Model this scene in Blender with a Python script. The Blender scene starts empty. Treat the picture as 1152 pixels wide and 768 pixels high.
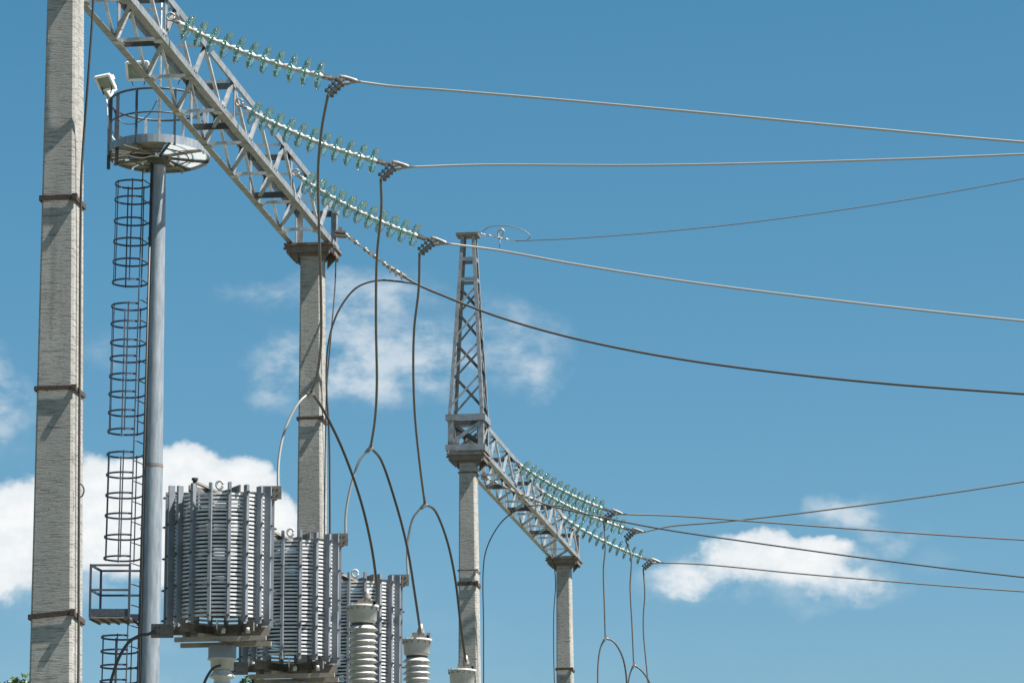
import bpy, math, random
from mathutils import Vector, Matrix
random.seed(7)
C = bpy.context.scene.collection
R = math.radians

# ------------------------------------------------------------------ camera
F = 4390.0                     # focal length in pixels of an 1152 px wide picture
PITCH = R(11.82)
CAMZ = 1.6
cam_d = bpy.data.cameras.new('camera')
cam_d.sensor_width = 36.0
cam_d.lens = 36.0 * F / 1152.0
cam_d.clip_start = 0.5
cam_d.clip_end = 6000
cam = bpy.data.objects.new('camera', cam_d); C.objects.link(cam)
cam.location = (0, 0, CAMZ)
cam.rotation_euler = (R(90) + PITCH, 0, 0)
sc = bpy.context.scene
sc.camera = cam

# ------------------------------------------------------------------ helper: survey of the place
ct, st = math.cos(PITCH), math.sin(PITCH)
def P(px, py, D):
    """real position of a sighted point D metres away along the ground"""
    v = (384.0 - py) / F
    k = D / (ct - v * st)
    return Vector(((px - 576.0) / F * k, D, CAMZ + (st + v * ct) * k))
def UV(px, py):
    p = P(px, py, 1.0)
    return p.x, p.z - CAMZ

# ------------------------------------------------------------------ sun and sky
SUN = Vector((0.492, -0.135, 0.835)).normalized()
sun_d = bpy.data.lights.new('sun', 'SUN')
sun_d.energy = 5.0
sun_d.angle = R(0.5)
sun_d.color = (1.0, 0.955, 0.88)
sun = bpy.data.objects.new('sun', sun_d); C.objects.link(sun)
sun.rotation_euler = SUN.to_track_quat('Z', 'Y').to_euler()
sun.location = (20, -10, 40)

w = bpy.data.worlds.new('World'); sc.world = w
w.use_nodes = True
nt = w.node_tree; nt.nodes.clear()
def N(t, kind, **kw):
    n = t.nodes.new(kind)
    for k, v in kw.items(): setattr(n, k, v)
    return n
def M2(t, op, a, b=None, c=None, clamp=False):
    n = t.nodes.new('ShaderNodeMath'); n.operation = op; n.use_clamp = clamp
    for i, x in enumerate((a, b, c)):
        if x is None: continue
        if isinstance(x, (int, float)): n.inputs[i].default_value = x
        else: t.links.new(x, n.inputs[i])
    return n.outputs[0]
WS = 0.05
EXPO = 1.3
KS = 2 ** (1 - EXPO)
sky = N(nt, 'ShaderNodeTexSky', sky_type='NISHITA')
sky.sun_disc = False
sky.sun_elevation = math.asin(SUN.z)
sky.sun_rotation = math.atan2(SUN.x, SUN.y)
sky.altitude = 300; sky.air_density = 1.0; sky.dust_density = 0.6; sky.ozone_density = 2.5
gain = N(nt, 'ShaderNodeMix', data_type='RGBA', blend_type='MULTIPLY')
gain.inputs[0].default_value = 1.0
ssk = N(nt, 'ShaderNodeSeparateColor'); nt.links.new(sky.outputs[0], ssk.inputs[0])
csk = N(nt, 'ShaderNodeCombineColor')
# deep, clean air: red thins out faster than the other two towards the zenith
nt.links.new(M2(nt, 'MULTIPLY', M2(nt, 'POWER', M2(nt, 'MULTIPLY', ssk.outputs[0], .1), 1.64), 15.4), csk.inputs[0])
nt.links.new(ssk.outputs[1], csk.inputs[1]); nt.links.new(ssk.outputs[2], csk.inputs[2])
nt.links.new(csk.outputs[0], gain.inputs[6])
gain.inputs[7].default_value = (KS * 1.02, KS * 1.0, KS * 1.04, 1)
SKYGAIN = gain.inputs[7]
tc = N(nt, 'ShaderNodeTexCoord')
sep = N(nt, 'ShaderNodeSeparateXYZ'); nt.links.new(tc.outputs['Generated'], sep.inputs[0])
yy = M2(nt, 'MAXIMUM', sep.outputs[1], 0.05)
u0 = M2(nt, 'DIVIDE', sep.outputs[0], yy)
v0 = M2(nt, 'DIVIDE', sep.outputs[2], yy)
comb = N(nt, 'ShaderNodeCombineXYZ'); nt.links.new(u0, comb.inputs[0]); nt.links.new(v0, comb.inputs[1])
def noise(scale, detail, rough, off=(0, 0, 0), stretch=(1, 1, 1)):
    mp = N(nt, 'ShaderNodeMapping'); mp.inputs[1].default_value = off; mp.inputs[3].default_value = stretch
    nt.links.new(comb.outputs[0], mp.inputs[0])
    n = N(nt, 'ShaderNodeTexNoise'); n.inputs['Scale'].default_value = scale
    n.inputs['Detail'].default_value = detail; n.inputs['Roughness'].default_value = rough
    nt.links.new(mp.outputs[0], n.inputs['Vector'])
    return n
wn = noise(55, 4, 0.55, (3, 1, 0))
wsep = N(nt, 'ShaderNodeSeparateColor'); nt.links.new(wn.outputs['Color'], wsep.inputs[0])
uu = M2(nt, 'ADD', u0, M2(nt, 'MULTIPLY', M2(nt, 'SUBTRACT', wsep.outputs[0], 0.5), 0.020))
vv = M2(nt, 'ADD', v0, M2(nt, 'MULTIPLY', M2(nt, 'SUBTRACT', wsep.outputs[1], 0.5), 0.016))
# cloud banks: sighted centre, half width, half height, density
cumulus = [(20, 590, 70, 62, 1.0), (60, 572, 70, 44, 1.0), (130, 560, 95, 58, 1.3), (205, 545, 70, 54, 1.3), (262, 560, 62, 56, 1.2), (305, 590, 44, 46, 1.1),
           (150, 610, 120, 60, 1.1), (250, 625, 70, 46, .9), (10, 628, 60, 56, .8),
           (818, 622, 36, 24, .62), (856, 614, 46, 34, .85), (908, 630, 62, 28, .75), (850, 640, 84, 24, .72), (958, 656, 60, 24, .42), (772, 654, 54, 24, .5)]
wisps = [(0, 452, 44, 60, .9), (112, 388, 44, 34, .30), (60, 650, 110, 46, .6), (200, 655, 140, 40, .5), (-10, 520, 60, 40, .3),
         (395, 405, 120, 72, .80), (470, 410, 110, 56, .72), (580, 392, 66, 66, .62), (610, 425, 40, 34, .55), (540, 360, 80, 44, .30),
         (400, 335, 110, 40, .72), (318, 434, 50, 32, .55), (296, 405, 36, 24, .50), (310, 334, 70, 22, .40),
         (955, 572, 60, 26, .85), (1000, 598, 60, 26, .60), (1085, 630, 70, 24, .22), (925, 676, 70, 14, .25), (965, 645, 70, 30, .5), (800, 655, 105, 30, .55), (880, 636, 125, 40, .55), (980, 664, 60, 22, .45),
         (240, 740, 420, 170, .16), (620, 800, 460, 110, .13)]
def cover(banks):
    tot = None
    for px, py, a, b, g in banks:
        uc, vc = UV(px, py); au = a / F / .985; bv = b / F / .975
        du = M2(nt, 'DIVIDE', M2(nt, 'SUBTRACT', uu, uc), au)
        dv = M2(nt, 'DIVIDE', M2(nt, 'SUBTRACT', vv, vc), bv)
        r2 = M2(nt, 'ADD', M2(nt, 'MULTIPLY', du, du), M2(nt, 'MULTIPLY', dv, dv))
        e = M2(nt, 'MULTIPLY', M2(nt, 'SUBTRACT', 1.0, r2, clamp=True), g)
        tot = e if tot is None else M2(nt, 'ADD', M2(nt, 'MAXIMUM', tot, e), M2(nt, 'MULTIPLY', M2(nt, 'MINIMUM', tot, e), .35))
    return tot
def ramp(x, a, b):
    mr = N(nt, 'ShaderNodeMapRange', interpolation_type='SMOOTHSTEP'); nt.links.new(x, mr.inputs[0])
    mr.inputs[1].default_value = a; mr.inputs[2].default_value = b; return mr.outputs[0]
n1 = noise(95, 10, 0.66, (0, 0, 0), (1, 1.15, 1))
n2 = noise(32, 5, 0.5, (7, 2, 0), (1, 1.3, 1))
n4 = noise(48, 9, 0.60, (2, 9, 0), (1, 1.6, 1))
nn = M2(nt, 'ADD', M2(nt, 'MULTIPLY', n1.outputs[0], .65), M2(nt, 'MULTIPLY', n2.outputs[0], .35))
cum = M2(nt, 'ADD', cover(cumulus), M2(nt, 'MULTIPLY', M2(nt, 'SUBTRACT', nn, .5), 1.5))
a1 = ramp(cum, .06, .56)
wis = M2(nt, 'MULTIPLY', cover(wisps), ramp(n4.outputs[0], .28, .74))
a2 = M2(nt, 'MULTIPLY', ramp(wis, .0, .68), .70)
# a cumulus only exists where its bank is
a1 = M2(nt, 'MULTIPLY', a1, ramp(cover(cumulus), .0, .16))
front = M2(nt, 'GREATER_THAN', sep.outputs[1], 0.06)
alpha = M2(nt, 'MULTIPLY', M2(nt, 'SUBTRACT', 1.0, M2(nt, 'MULTIPLY', M2(nt, 'SUBTRACT', 1.0, a1), M2(nt, 'SUBTRACT', 1.0, a2))), M2(nt, 'MULTIPLY', front, .975))
n3 = noise(120, 7, .6, (1, 5, 0), (1, 1.3, 1))
thick = M2(nt, 'ADD', M2(nt, 'MULTIPLY', ramp(cum, .15, 1.1), .55), M2(nt, 'MULTIPLY', ramp(n3.outputs[0], .35, .65), .45))
cc = N(nt, 'ShaderNodeMix', data_type='RGBA')
nt.links.new(thick, cc.inputs[0])
cc.inputs[6].default_value = (.72 * KS / WS / 2, .79 * KS / WS / 2, .84 * KS / WS / 2, 1); cc.inputs[7].default_value = (.97 * KS / WS / 2, .98 * KS / WS / 2, .98 * KS / WS / 2, 1)
mix = N(nt, 'ShaderNodeMix', data_type='RGBA')
nt.links.new(alpha, mix.inputs[0]); nt.links.new(gain.outputs[2], mix.inputs[6]); nt.links.new(cc.outputs[2], mix.inputs[7])
bg = N(nt, 'ShaderNodeBackground'); bg.inputs[1].default_value = WS
nt.links.new(mix.outputs[2], bg.inputs[0])
wo = N(nt, 'ShaderNodeOutputWorld'); nt.links.new(bg.outputs[0], wo.inputs[0])

sc.view_settings.view_transform = 'Standard'
sc.view_settings.look = 'None'
sc.view_settings.exposure = EXPO
sc.view_settings.gamma = 1.0
sc.view_settings.use_curve_mapping = False
sc.cycles.max_bounces = 8
sc.cycles.transmission_bounces = 6

# ------------------------------------------------------------------ materials
def mat(name, col, rough=.6, metal=0.0, vary=None, scale=8.0, bump=0.0, bscale=40.0, trans=0.0, ior=1.5, stretch=(1, 1, 1), spots=None, coat=0.0):
    m = bpy.data.materials.new(name); m.use_nodes = True
    t = m.node_tree; b = t.nodes['Principled BSDF']
    b.inputs['Base Color'].default_value = (*col, 1); b.inputs['Roughness'].default_value = rough
    b.inputs['Metallic'].default_value = metal; b.inputs['IOR'].default_value = ior
    b.inputs['Transmission Weight'].default_value = trans
    b.inputs['Coat Weight'].default_value = coat
    tcn = N(t, 'ShaderNodeTexCoord'); mp = N(t, 'ShaderNodeMapping'); mp.inputs[3].default_value = stretch
    t.links.new(tcn.outputs['Object'], mp.inputs[0])
    last = None
    if vary:
        n = N(t, 'ShaderNodeTexNoise'); n.inputs['Scale'].default_value = scale; n.inputs['Detail'].default_value = 6
        n.inputs['Roughness'].default_value = .6
        t.links.new(mp.outputs[0], n.inputs['Vector'])
        r = N(t, 'ShaderNodeMapRange'); r.inputs[1].default_value = .32; r.inputs[2].default_value = .68
        t.links.new(n.outputs[0], r.inputs[0])
        x = N(t, 'ShaderNodeMix', data_type='RGBA')
        x.inputs[6].default_value = (*col, 1); x.inputs[7].default_value = (*vary, 1)
        t.links.new(r.outputs[0], x.inputs[0]); last = x.outputs[2]
    if spots:      # (colour, scale, threshold)
        n = N(t, 'ShaderNodeTexNoise'); n.inputs['Scale'].default_value = spots[1]; n.inputs['Detail'].default_value = 8
        n.inputs['Roughness'].default_value = .7
        t.links.new(mp.outputs[0], n.inputs['Vector'])
        r = N(t, 'ShaderNodeMapRange'); r.inputs[1].default_value = spots[2]; r.inputs[2].default_value = spots[2] + .08
        t.links.new(n.outputs[0], r.inputs[0])
        x = N(t, 'ShaderNodeMix', data_type='RGBA')
        if last: t.links.new(last, x.inputs[6])
        else: x.inputs[6].default_value = (*col, 1)
        x.inputs[7].default_value = (*spots[0], 1)
        t.links.new(r.outputs[0], x.inputs[0]); last = x.outputs[2]
    if last: t.links.new(last, b.inputs['Base Color'])
    if bump:
        n = N(t, 'ShaderNodeTexNoise'); n.inputs['Scale'].default_value = bscale; n.inputs['Detail'].default_value = 5
        t.links.new(mp.outputs[0], n.inputs['Vector'])
        bp = N(t, 'ShaderNodeBump'); bp.inputs['Strength'].default_value = bump; bp.inputs['Distance'].default_value = .01
        t.links.new(n.outputs[0], bp.inputs['Height']); t.links.new(bp.outputs[0], b.inputs['Normal'])
    return m

def concrete(name, base, dark, warm):
    """board-marked spun concrete: short broken horizontal grooves, blotches and drip stains"""
    m = bpy.data.materials.new(name); m.use_nodes = True
    t = m.node_tree; b = t.nodes['Principled BSDF']; b.inputs['Roughness'].default_value = .93
    b.inputs['Specular IOR Level'].default_value = .2
    tcn = N(t, 'ShaderNodeTexCoord'); oi = N(t, 'ShaderNodeObjectInfo')
    off = N(t, 'ShaderNodeVectorMath', operation='ADD'); sc_ = M2(t, 'MULTIPLY', oi.outputs['Random'], 37.0)
    t.links.new(tcn.outputs['Object'], off.inputs[0]); t.links.new(sc_, off.inputs[1])
    def nz(sx, sz, scale, det, rough=.6):
        mp = N(t, 'ShaderNodeMapping'); mp.inputs[3].default_value = (sx, sx, sz)
        t.links.new(off.outputs[0], mp.inputs[0])
        n = N(t, 'ShaderNodeTexNoise'); n.inputs['Scale'].default_value = scale; n.inputs['Detail'].default_value = det
        n.inputs['Roughness'].default_value = rough
        t.links.new(mp.outputs[0], n.inputs['Vector']); return n.outputs[0]
    def mr_(x, a, c):
        r = N(t, 'ShaderNodeMapRange', interpolation_type='SMOOTHSTEP'); t.links.new(x, r.inputs[0])
        r.inputs[1].default_value = a; r.inputs[2].default_value = c; return r.outputs[0]
    def mx(f, a, c, k=1.0):
        x = N(t, 'ShaderNodeMix', data_type='RGBA')
        if k != 1.0: f = M2(t, 'MULTIPLY', f, k)
        t.links.new(f, x.inputs[0])
        for s, i in ((a, 6), (c, 7)):
            if isinstance(s, tuple): x.inputs[i].default_value = (*s, 1)
            else: t.links.new(s, x.inputs[i])
        return x.outputs[2]
    groove = mr_(nz(6, 75, 1.0, 5, .75), .53, .62)
    fine = mr_(nz(14, 110, 1.0, 3, .6), .45, .68)
    blot = mr_(nz(1, .6, 2.2, 6), .35, .7)
    drip = mr_(nz(9, .5, 1.0, 5), .55, .75)
    c = mx(blot, base, warm)
    c = mx(fine, c, dark, .38)
    c = mx(drip, c, dark, .45)
    patch = mr_(nz(1.6, 1.0, 3.0, 8, .7), .58, .66)
    c = mx(patch, c, (.50, .485, .45), .35)
    pit = mr_(nz(30, 30, 1.0, 3, .6), .66, .72)
    c = mx(pit, c, tuple(x * .5 for x in dark), .6)
    rust = mr_(nz(14, .35, 1.0, 4, .6), .66, .74)
    c = mx(rust, c, (.22, .13, .08), .40)
    c = mx(groove, c, tuple(x * .42 for x in dark), .50)
    t.links.new(c, b.inputs['Base Color'])
    bp = N(t, 'ShaderNodeBump'); bp.inputs['Strength'].default_value = .55; bp.inputs['Distance'].default_value = .006
    inv = M2(t, 'SUBTRACT', 1.0, M2(t, 'ADD', M2(t, 'MULTIPLY', groove, .7), M2(t, 'MULTIPLY', fine, .3)))
    t.links.new(inv, bp.inputs['Height']); t.links.new(bp.outputs[0], b.inputs['Normal'])
    return m

CONC = concrete('weathered_concrete', (.30, .295, .278), (.15, .148, .14), (.385, .375, .35))
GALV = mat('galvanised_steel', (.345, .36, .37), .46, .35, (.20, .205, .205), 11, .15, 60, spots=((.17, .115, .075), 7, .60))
GALVL = mat('pale_sunlit_galvanised_steel', (.58, .60, .62), .42, .35, (.36, .37, .38), 14, .1, 50, spots=((.22, .16, .11), 8, .63))  # paler copy of the steel, sunlit tone put into the colour
PLATE = mat('head_plate_steel', (.20, .17, .15), .65, .1, (.13, .11, .10), 10, .1, 40)
RUST = mat('rusty_strap_steel', (.085, .052, .04), .85, 0, (.045, .034, .03), 14, .2, 60)
RUSTL = mat('rusty_frame_steel', (.33, .305, .26), .75, .0, (.24, .20, .16), 9, .15, 50, spots=((.17, .075, .035), 7, .60))
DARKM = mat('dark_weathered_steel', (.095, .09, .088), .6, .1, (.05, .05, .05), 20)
POLEM = mat('mast_galvanised_steel', (.29, .325, .36), .5, .2, (.17, .20, .23), 7, .12, 40, spots=((.15, .15, .15), 5, .60), stretch=(2.4, 2.4, .35))
NAVY = mat('ladder_steel', (.085, .095, .115), .5, .3, (.05, .055, .07), 20)
GLASS = mat('green_insulator_glass', (.52, .85, .81), .04, 0, trans=.94, ior=1.47, coat=.3)
CAPM = mat('insulator_cap_metal', (.70, .69, .66), .4, .2, (.42, .39, .35), 30)
CLAMPM = mat('clamp_steel', (.42, .40, .37), .5, .4, (.16, .13, .11), 30)
WIREM = mat('aluminium_conductor', (.17, .162, .155), .5, .35, (.13, .12, .11), 40)
WIREL = mat('bright_conductor', (.40, .39, .375), .42, .45, (.36, .35, .33), 40)
WIRED = mat('dark_cable', (.035, .033, .033), .5, 0, (.06, .055, .05), 40)
COILM = mat('aluminium_coil_bar', (.76, .77, .78), .45, .15, (.52, .525, .53), 12, spots=((.38, .35, .31), 8, .64))
STAVEM = mat('slate_fibreglass_stave', (.225, .25, .285), .5, 0, (.15, .165, .19), 6, spots=((.10, .10, .105), 9, .62))
INNERM = mat('trap_interior_shade', (.035, .04, .048), .6, 0, (.05, .055, .06), 9)  # near-black colour stands for shade seen between the coil turns
BARM = mat('trap_terminal_plate', (.22, .205, .19), .6, .15, (.13, .115, .10), 22, spots=((.28, .14, .08), 14, .6))
PORC = mat('white_porcelain', (.55, .545, .52), .18, 0, (.38, .37, .34), 5, coat=.4, spots=((.34, .31, .26), 6, .61))
CAPW = mat('painted_cap', (.50, .51, .50), .5, 0, (.38, .385, .37), 9, spots=((.30, .26, .22), 9, .62))
LAMPH = mat('lamp_housing_paint', (.82, .82, .80), .5, 0, (.66, .66, .64), 10)
LAMPG = mat('lamp_glass', (.26, .30, .24), .12, 0, (.14, .17, .13), 8, coat=.5)
PLATU = mat('platform_sheet', (.26, .245, .22), .6, .2, (.18, .17, .155), 7)
PANEL = mat('pale_grating_sheet', (.80, .82, .82), .6, 0, (.66, .69, .70), 5)
_t = PANEL.node_tree; _tr = N(_t, 'ShaderNodeBsdfTranslucent'); _tr.inputs[0].default_value = (.85, .88, .9, 1)
_mx = N(_t, 'ShaderNodeMixShader'); _mx.inputs[0].default_value = .5
_t.links.new(_t.nodes['Principled BSDF'].outputs[0], _mx.inputs[1]); _t.links.new(_tr.outputs[0], _mx.inputs[2])
_t.links.new(_mx.outputs[0], _t.nodes['Material Output'].inputs[0])
BARK = mat('bark', (.10, .075, .055), .9, 0, (.05, .04, .03), 12, .5, 20)
LEAFM = mat('leaf', (.07, .13, .035), .5, 0, (.035, .075, .02), 3)
_b = LEAFM.node_tree.nodes['Principled BSDF']; _b.inputs['Subsurface Weight'].default_value = 0.0
GROUND = mat('gravel_and_grass', (.13, .12, .10), .95, 0, (.055, .075, .03), .35, .4, 6, spots=((.20, .19, .17), 5, .56))

# ------------------------------------------------------------------ mesh builder
class MB:
    def __init__(s): s.v = []; s.f = []; s.sm = []
    def add(s, vs, fs, smooth=False):
        o = len(s.v); s.v += [Vector(x) for x in vs]
        s.f += [tuple(i + o for i in f) for f in fs]; s.sm += [smooth] * len(fs)
        return s
    def boxax(s, c, ax, ay, az):
        c, ax, ay, az = map(Vector, (c, ax, ay, az))
        vs = [c + ax * i + ay * j + az * k for i in (-1, 1) for j in (-1, 1) for k in (-1, 1)]
        return s.add(vs, [(0, 1, 3, 2), (4, 6, 7, 5), (0, 4, 5, 1), (2, 3, 7, 6), (0, 2, 6, 4), (1, 5, 7, 3)])
    def box(s, c, x, y, z): return s.boxax(c, (x / 2, 0, 0), (0, y / 2, 0), (0, 0, z / 2))
    def bar(s, p0, p1, wd, th, up):
        """flat bar; `up` is the direction of its thickness"""
        p0, p1, up = Vector(p0), Vector(p1), Vector(up)
        d = p1 - p0; a = d.cross(up).normalized(); u = a.cross(d).normalized()
        return s.boxax((p0 + p1) / 2, d / 2, a * wd / 2, u * th / 2)
    def angle(s, p0, p1, e1, e2, leg, th):
        """L section: corner runs p0-p1, legs extend along e1 and e2"""
        p0, p1 = Vector(p0), Vector(p1); d = (p1 - p0).normalized()
        e1 = Vector(e1); e1 = (e1 - d * e1.dot(d)).normalized()
        e2 = Vector(e2); e2 = (e2 - d * e2.dot(d)); e2 = (e2 - e1 * e2.dot(e1)).normalized()
        prof = [(0, 0), (leg, 0), (leg, th), (th, th), (th, leg), (0, leg)]
        vs = [p + e1 * a + e2 * b for p in (p0, p1) for a, b in prof]
        fs = [(i, (i + 1) % 6, (i + 1) % 6 + 6, i + 6) for i in range(6)]
        fs += [(0, 5, 4, 3), (0, 3, 2, 1), (6, 7, 8, 9), (6, 9, 10, 11)]
        return s.add(vs, fs)
    def tube(s, pts, r, seg=8, cap=True):
        pts = [Vector(p) for p in pts]; n = len(pts)
        rr = r if isinstance(r, (list, tuple)) else [r] * n
        t0 = (pts[1] - pts[0]).normalized()
        a = t0.orthogonal().normalized(); o = len(s.v); vs = []
        for i, p in enumerate(pts):
            t = (pts[min(i + 1, n - 1)] - pts[max(i - 1, 0)])
            t = t.normalized() if t.length > 1e-9 else t0
            a = (a - t * a.dot(t)).normalized(); b = t.cross(a)
            for k in range(seg):
                an = 2 * math.pi * k / seg
                vs.append(p + (a * math.cos(an) + b * math.sin(an)) * rr[i])
        fs = [(i * seg + k, i * seg + (k + 1) % seg, (i + 1) * seg + (k + 1) % seg, (i + 1) * seg + k) for i in range(n - 1) for k in range(seg)]
        s.add(vs, fs, True)
        if cap:
            s.f += [tuple(o + k for k in reversed(range(seg))), tuple(o + (n - 1) * seg + k for k in range(seg))]; s.sm += [False, False]
        return s
    def lathe(s, org, ax, prof, seg=24, smooth=True, closed=False):
        org, ax = Vector(org), Vector(ax).normalized(); a = ax.orthogonal().normalized(); b = ax.cross(a)
        n = len(prof)
        vs = [org + ax * z + (a * math.cos(2 * math.pi * k / seg) + b * math.sin(2 * math.pi * k / seg)) * max(r, 1e-4) for r, z in prof for k in range(seg)]
        m = n if closed else n - 1
        fs = [(i * seg + k, i * seg + (k + 1) % seg, ((i + 1) % n) * seg + (k + 1) % seg, ((i + 1) % n) * seg + k) for i in range(m) for k in range(seg)]
        return s.add(vs, fs, smooth)
    def prism(s, poly, ext):
        poly = [Vector(p) for p in poly]; n = len(poly); ext = Vector(ext)
        vs = poly + [p + ext for p in poly]
        fs = [tuple(reversed(range(n))), tuple(range(n, 2 * n))] + [(i, (i + 1) % n, (i + 1) % n + n, i + n) for i in range(n)]
        return s.add(vs, fs)
    def build(s, name, material, parent=None):
        inv = None
        if parent is not None:
            root = parent
            while root.parent is not None: root = root.parent
            inv = root.matrix_basis.inverted() if not root.get('_local') else None
        me = bpy.data.meshes.new(name)
        me.from_pydata([(inv @ v) if inv else v for v in s.v], [], s.f)
        me.materials.append(material)
        me.polygons.foreach_set('use_smooth', s.sm)
        me.update()
        import bmesh
        bm = bmesh.new(); bm.from_mesh(me); bmesh.ops.recalc_face_normals(bm, faces=bm.faces); bm.to_mesh(me); bm.free()
        o = bpy.data.objects.new(name, me); C.objects.link(o)
        if parent is not None: o.parent = parent
        return o

LOCALS = []
def tag(o, label, cat, group=None, kind=None):
    if label: o['label'] = label
    if cat: o['category'] = cat
    if group: o['group'] = group
    o['kind'] = kind or 'thing'
    return o
def thing(name, label, cat, loc, group=None, local=False, mtx=None):
    o = bpy.data.objects.new(name, None); C.objects.link(o)
    o.empty_display_size = .2
    o.matrix_basis = mtx if mtx is not None else Matrix.Translation(Vector(loc))
    if local: o['_local'] = 1; LOCALS.append(o)
    return tag(o, label, cat, group)
def copy_tree(o, parent=None):
    c = o.copy(); C.objects.link(c)
    if parent is not None: c.parent = parent
    for ch in [x for x in bpy.data.objects if x.parent == o]: copy_tree(ch, c)
    return c
def spline(pts, n=10):
    pts = [Vector(p) for p in pts]
    if len(pts) < 3: return pts
    q = [pts[0] * 2 - pts[1]] + pts + [pts[-1] * 2 - pts[-2]]; out = []
    for i in range(1, len(q) - 2):
        p0, p1, p2, p3 = q[i - 1:i + 3]
        d1 = max((p1 - p0).length, 1e-4) ** .5; d2 = max((p2 - p1).length, 1e-4) ** .5; d3 = max((p3 - p2).length, 1e-4) ** .5
        m1 = (p1 - p0) / d1 - (p2 - p0) / (d1 + d2) + (p2 - p1) / d2
        m2 = (p2 - p1) / d2 - (p3 - p1) / (d2 + d3) + (p3 - p2) / d3
        m1 *= d2; m2 *= d2
        for k in range(n):
            t = k / n; t2 = t * t; t3 = t2 * t
            out.append(p1 * (2 * t3 - 3 * t2 + 1) + m1 * (t3 - 2 * t2 + t) + p2 * (-2 * t3 + 3 * t2) + m2 * (t3 - t2))
    out.append(pts[-1]); return out
Z = Vector((0, 0, 1))

# ------------------------------------------------------------------ ground
g = MB(); g.add([(-900, -300, 0), (900, -300, 0), (900, 3000, 0), (-900, 3000, 0)], [(0, 1, 2, 3)])
tag(g.build('ground', GROUND), 'gravel and grass ground of the substation', 'ground', kind='structure')

# ------------------------------------------------------------------ gantries
HB = 9.40 + CAMZ        # underside of the beams
HT = .46                # beam height
HW = .23                # half beam width
A = P(74, -50, 29.9); B = P(352, 277, 40.07); Cc = P(527, 514, 52.5); Dd = P(634.5, 628, 61.9)
for p in (A, B, Cc, Dd): p.z = 0
d1 = (B - A).normalized(); r1 = Vector((d1.y, -d1.x, 0))
d2 = (Dd - Cc).normalized(); r2 = Vector((d2.y, -d2.x, 0))

def pillar(base, d, r, label, bands, top=HB - .045, taper=.016, w0=.212, dep=.30):
    t = thing('concrete_pillar', label, 'pillar', base, 'concrete pillars of the gantries')
    m = MB()
    def ring(z):
        wv = w0 + taper * (top - z); l = base - r * w0 / 2; rr = l + r * wv; h = dep / 2 + .004 * (top - z)
        b = .018
        pts = [l + r * b - d * h, rr - r * b - d * h, rr - d * (h - b), rr + d * (h - b), rr - r * b + d * h, l + r * b + d * h, l + d * (h - b), l - d * (h - b)]
        return [Vector((p.x, p.y, z)) for p in pts]
    zs = [0, top]
    vs = sum([ring(z) for z in zs], [])
    fs = [(i, (i + 1) % 8, (i + 1) % 8 + 8, i + 8) for i in range(8)] + [tuple(range(7, -1, -1)), tuple(range(8, 16))]
    m.add(vs, fs); m.build('shaft', CONC, t)
    for z, tilt, th in bands:
        wv = w0 + taper * (top - z); h = dep / 2 + .004 * (top - z)
        e = .012; l = base - r * (w0 / 2 + e); rr = base - r * w0 / 2 + r * (wv + e)
        bm_ = MB(); zz = Vector((0, 0, z))
        tl = Vector((0, 0, tilt))
        bm_.bar(l - d * (h + e) + zz, rr - d * (h + e) + zz + tl, th, .008, d)
        bm_.bar(rr - d * (h + e) + zz + tl, rr + d * (h + e) + zz, th, .008, r)
        bm_.bar(rr + d * (h + e) + zz, l + d * (h + e) + zz, th, .008, d)
        bm_.bar(l + d * (h + e) + zz, l - d * (h + e) + zz, th, .008, r)
        bm_.boxax(rr - d * (h + e) + zz + tl, r * .02, d * .02, Z * th * .62)
        bm_.build('strap', RUST, t)
    # steel head: collar, crossed channels, gussets
    hd = MB(); c = base + Z * (HB - .02)
    hd.boxax(c, r * .26, d * .26, Z * .012)
    for s in (-1, 1):
        hd.boxax(c + d * s * .215 - Z * .047, r * .240, d * .008, Z * .034)
        hd.boxax(c + d * s * .19 - Z * .03, r * .275, d * .012, Z * .012)
        hd.boxax(c + r * s * .235 - Z * .047, r * .008, d * .20, Z * .034)
        for q in (-1, 1):
            bs = base + r * (s * .125) + d * (q * (dep / 2 + .01)); bs.z = HB - .085
            hd.prism([bs + Z * .05, bs + Z * .05 + r * s * .13, bs + r * s * .10 - Z * .01, bs - Z * .12], d * .008 * q)
    hd.boxax(base + Z * (HB - .11), r * .118, d * (dep / 2 + .014), Z * .022)
    h_ = hd.build('head_frame', PLATE, t)
    for s in (-1, 1):
        for q in (-1, 1):
            bo = MB(); bo.lathe(c + r * s * .215 - d * .218 * q - Z * .10, Z, [(0, 0), (.013, 0), (.013, .12), (0, .12)], 8, False)
            bo.build('anchor_bolt', PLATE, h_)
    return t
def zat(py, D): return P(576, py, D).z

pA = pillar(A, d1, r1, 'nearest and widest concrete pillar with three rusty straps, at the left edge', [(zat(223, 29.75), .0, .042), (zat(437, 29.75), .0, .034), (zat(694, 29.75), .03, .04)], taper=.0195, top=HB + .5)
pB = pillar(B, d1, r1, 'concrete pillar rising behind the line traps with the near beam on its head', [(zat(470, 39.9), 0, .032)])
pC = pillar(Cc, d2, r2, 'concrete pillar carrying the tall lattice spire', [(zat(656, 52.35), 0, .05), (zat(641, 52.35), 0, .012), (zat(531, 52.35), 0, .01)])
pD = pillar(Dd, d2, r2, 'farthest and thinnest concrete pillar, at the right end of the far beam', [(zat(752, 61.75), 0, .035)])

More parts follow.
